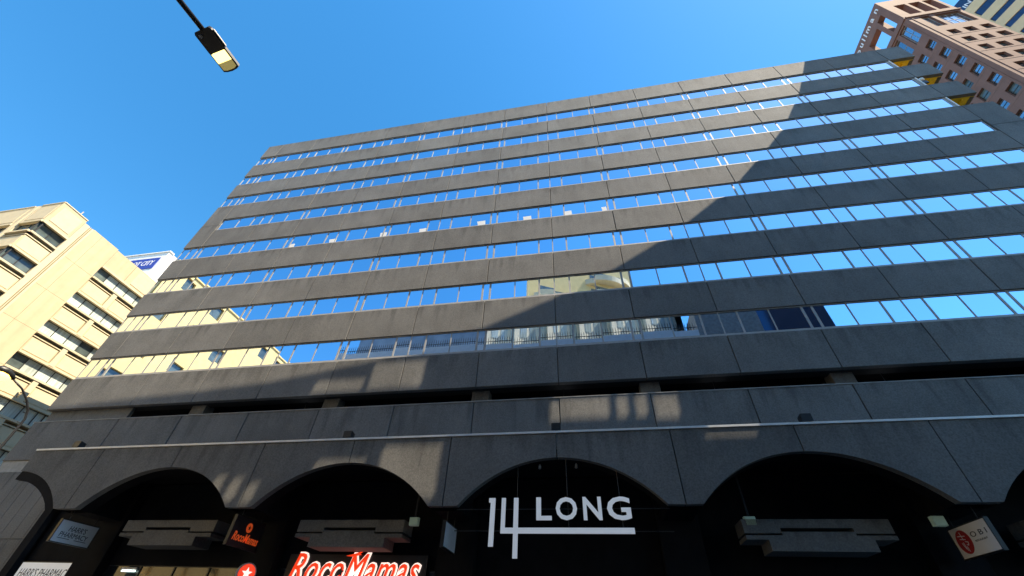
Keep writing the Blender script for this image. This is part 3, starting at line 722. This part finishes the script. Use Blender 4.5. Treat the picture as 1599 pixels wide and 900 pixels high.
# ------------------------------------------------------------------ the other side of the street (mirrored in the glass) and an added shadow tower
GT = thing('shadow_tower', 'added unseen tower with a swept, slotted crown shaped to cast the curved shadow', 'building', (165, -46, 0))
YT = -46.0  # tower added out of view; its crown outline is shaped from the shadow
SH = [(-32, 11.2), (-20.8, 11.75), (-16.9, 12.05), (-14, 12.5), (-10.8, 13.0), (-5.0, 14.75), (-1.2, 16.4), (2.4, 18.25), (4.6, 19.7), (6.95, 21.4), (10.9, 24.8), (14.1, 28.5), (15.9, 30.7), (18.7, 35.3), (19.7, 37.3), (21.4, 40.9), (22.6, 44)]
def sunline(x, z, y):            # where a facade point's sun ray meets the crown
    t_ = (y-YT)/-SUN.y; return x+SUN.x*t_, z+SUN.z*t_
roof = [sunline(x, z, D) for x, z in SH]
def roofz(x):
    for (a, b_), (c, d_) in zip(roof[:-1], roof[1:]):
        if a <= x <= c: return b_+(d_-b_)*(x-a)/(c-a)
    return roof[-1][1] if x > roof[-1][0] else roof[0][1]
GX0, GX1 = roof[0][0], roof[-1][0]+12; GZ = 270.0
bx('tower_body', NAVY, GT, GX0, GX1, YT-1.4, YT-.45, .01, GZ)
HOL = []  # made-up crown slots, passing sun in place of light reflected off windows
for x0_, x1_, z0_, z1_, y_ in ((-14.0, -11.2, 11.25, 12.0, D), (-10.9, -8.0, 11.3, 12.9, D), (-1.6, 1.0, 9.3, 10.35, D), (1.3, 1.8, 9.3, 10.35, D), (2.1, 2.6, 9.3, 10.35, D), (2.9, 3.9, 9.2, 10.3, D),
        (-7.9, -5.5, 5.5, 7.5, YF), (-10.6, -8.5, 6.6, 7.0, YF), (-14.8, -14.3, 5.6, 6.5, YF), (-14.0, -13.5, 5.5, 6.4, YF), (-13.2, -12.7, 5.4, 6.2, YF), (4.0, 5.7, 7.45, 7.72, YF)):
    a, c = sunline(x0_, z0_, y_); e, g = sunline(x1_, z1_, y_); HOL.append((a, e, c, g))
xs_ = sorted({GX0, GX1, *[h[0] for h in HOL], *[h[1] for h in HOL], *[x for x, z in roof if GX0 < x < GX1], *[GX0+3*k for k in range(1, int((GX1-GX0)/3))]})
for a, c in zip(xs_[:-1], xs_[1:]):
    if c-a < .02: continue
    hs_ = sorted([(h[2], h[3]) for h in HOL if h[0] < (a+c)/2 < h[1]]); z = GZ+.01
    b = MB()
    for h0, h1 in hs_: b.box(a, c, YT-.02, YT, z, h0); z = h1
    b.prism([(a, z), (c, z), (c, roofz(c)), (a, roofz(a))], YT-.02, YT)
    put('shadow_screen', b.mesh('shadow_screen', NAVY), GT)
for k in range(int((GX1-GX0)/3)): cham('curtain_wall', NAVY, GT, GX0+3*k+.02, GX0+3*k+2.98, YT-.44, YT-.02, .02, GZ, 0)

# terraced apartment block opposite
AP = thing('apartment_block', 'pale apartment block with spiked roof railing opposite, mirrored in the lower windows', 'building', (-9, -4, 0))
holes = []
for f in range(8):
    for k in range(13): holes.append((-29+3.1*k, -27.2+3.1*k, 1.2+3.3*f, 3.0+3.3*f))
b = MB(); holed(b, lambda u, z, d: (u, -4-d, z), -30.2, 12.6, .01, 28.4, holes, .35); b.box(-30.2, 12.6, -24, -4.4, .02, 27.4)
put('wall', b.mesh('wall', WHITE), AP)
for h in holes: cham('window', CGLASS, AP, h[0], h[1], -4.36, -4.31, h[2], h[3], 0)
bx('podium_wing', COPE, AP, 12.61, 19, -7.9, -4, .01, 31.5)
bx('podium_wing', NAVY, AP, 19.05, 26, -7.9, -4.1, .01, 31.2)
b = MB()
for k in range(int(42.8/.28)):
    x = -30.1+.28*k; b.add([(x-.03, -4.06, 28.4), (x+.03, -4.06, 28.4), (x+.03, -4.0, 28.4), (x-.03, -4.0, 28.4), (x-.025, -4.05, 29.2), (x+.025, -4.05, 29.2), (x+.025, -4.01, 29.2), (x-.025, -4.01, 29.2), (x, -4.03, 29.5)],
                             [(0, 1, 5, 4), (1, 2, 6, 5), (2, 3, 7, 6), (3, 0, 4, 7), (4, 5, 8), (5, 6, 8), (6, 7, 8), (7, 4, 8)])
b.box(-30.2, 12.6, -4.05, -4.01, 28.75, 28.82)
put('railing', b.mesh('railing', RAIL), AP)['kind'] = 'stuff'
bx('penthouse_glazing', GREYG, AP, -30.0, -12.1, -12, -7.0, 27.41, 34.2)
bx('penthouse_fascia', WHITE, AP, -30.2, -12.05, -12, -6.8, 34.21, 34.8)
# saw-tooth white penthouse that catches the sun
x, y = -12.0, -6.6
zig = [(x, y)]
for k in range(6): zig += [(x+4.0, y-2.6), (x+4.0, y)]; x += 4.0
zig += [(x, -14), (-12.0, -14)]
put('penthouse', MB().prism(zig, 27.42, 36.4, 'z').mesh('penthouse', WARMW), AP)
for k in range(6):
    xa = -12+4*k
    for q in range(3):
        a_, c_ = .18+.27*q, .36+.27*q
        p0 = Vector((xa+4.0*a_, -6.6-2.6*a_)); p1 = Vector((xa+4.0*c_, -6.6-2.6*c_)); n_ = Vector((.545, .838))*.03
        put('curtained_window', MB().prism([tuple(p0+n_), tuple(p1+n_), tuple(p1-n_), tuple(p0-n_)], 31.6, 34.8, 'z').mesh('curtained_window', CURT), AP)
# balcony tower behind it
BT = thing('balcony_tower', 'cream tower with curved balconies, mirrored above the apartment block', 'building', (0, -24, 0))
n_ = Vector((.447, .894)); ed = Vector((.894, -.447))
A0 = Vector((-7.5, -14.0))
for sec, (s0_, s1_, top) in enumerate(((0, 9.8, 53.0), (9.8, 19.4, 57.6))):
    p0 = A0+ed*s0_; p1 = A0+ed*s1_; p2 = p1-n_*7+ed*-2; p3 = p0-n_*7+ed*2
    put('wall', MB().prism([tuple(p0), tuple(p1), tuple(p2), tuple(p3)], .01, top, 'z').mesh('wall', FCREAM), BT)
    for f in range(13 if sec == 0 else 15):
        z = 2.5+3.45*f; pts = []
        for q in range(13):
            k = q/12; p = A0+ed*(s0_+1.0+(s1_-s0_-1.6)*k)+n_*(.03+1.5*math.sin(math.pi*k)**.7); pts.append(tuple(p))
        bal = put('balcony', MB().prism(pts, z, z+1.2, 'z').mesh('balcony', CREAML), BT)
        q0 = A0+ed*(s0_+2)+n_*.03; q1 = A0+ed*(s1_-2)+n_*.03
        put('balcony_door', MB().prism([tuple(q0), tuple(q1), tuple(q1-n_*.02), tuple(q0-n_*.02)], z+1.21, z+2.8, 'z').mesh('balcony_door', CGLASS), bal)
# far cream block mirrored in the left windows
FC = thing('far_cream_block', 'cream office block down the street, mirrored in the left end windows', 'building', (-68, -4, 0))
holes = []
for f in range(8):
    for k in range(7): holes.append((5.6+6.8*k+1.4*(f % 2), 8.0+6.8*k+1.4*(f % 2), 2.0+6.4*f, 4.6+6.4*f))
b = MB(); holed(b, lambda u, z, d: (-68-d, -u, z), 4, 54, .01, 50.3, holes, .4); b.box(-100, -68.45, -54, -4, .02, 50.2)
b.box(-68.44, -68.001, -54, -53.9, .02, 50.2); b.box(-100, -67.8, -54.1, -3.9, 50.31, 50.6)
put('wall', b.mesh('wall', FCREAM), FC)
for h in holes: 
    if h[2] > 18: slab('window', CGLASS, FC, lambda u, z, d: (-68-d, -u, z), h[0], h[1], h[2], h[3], .38, .42)
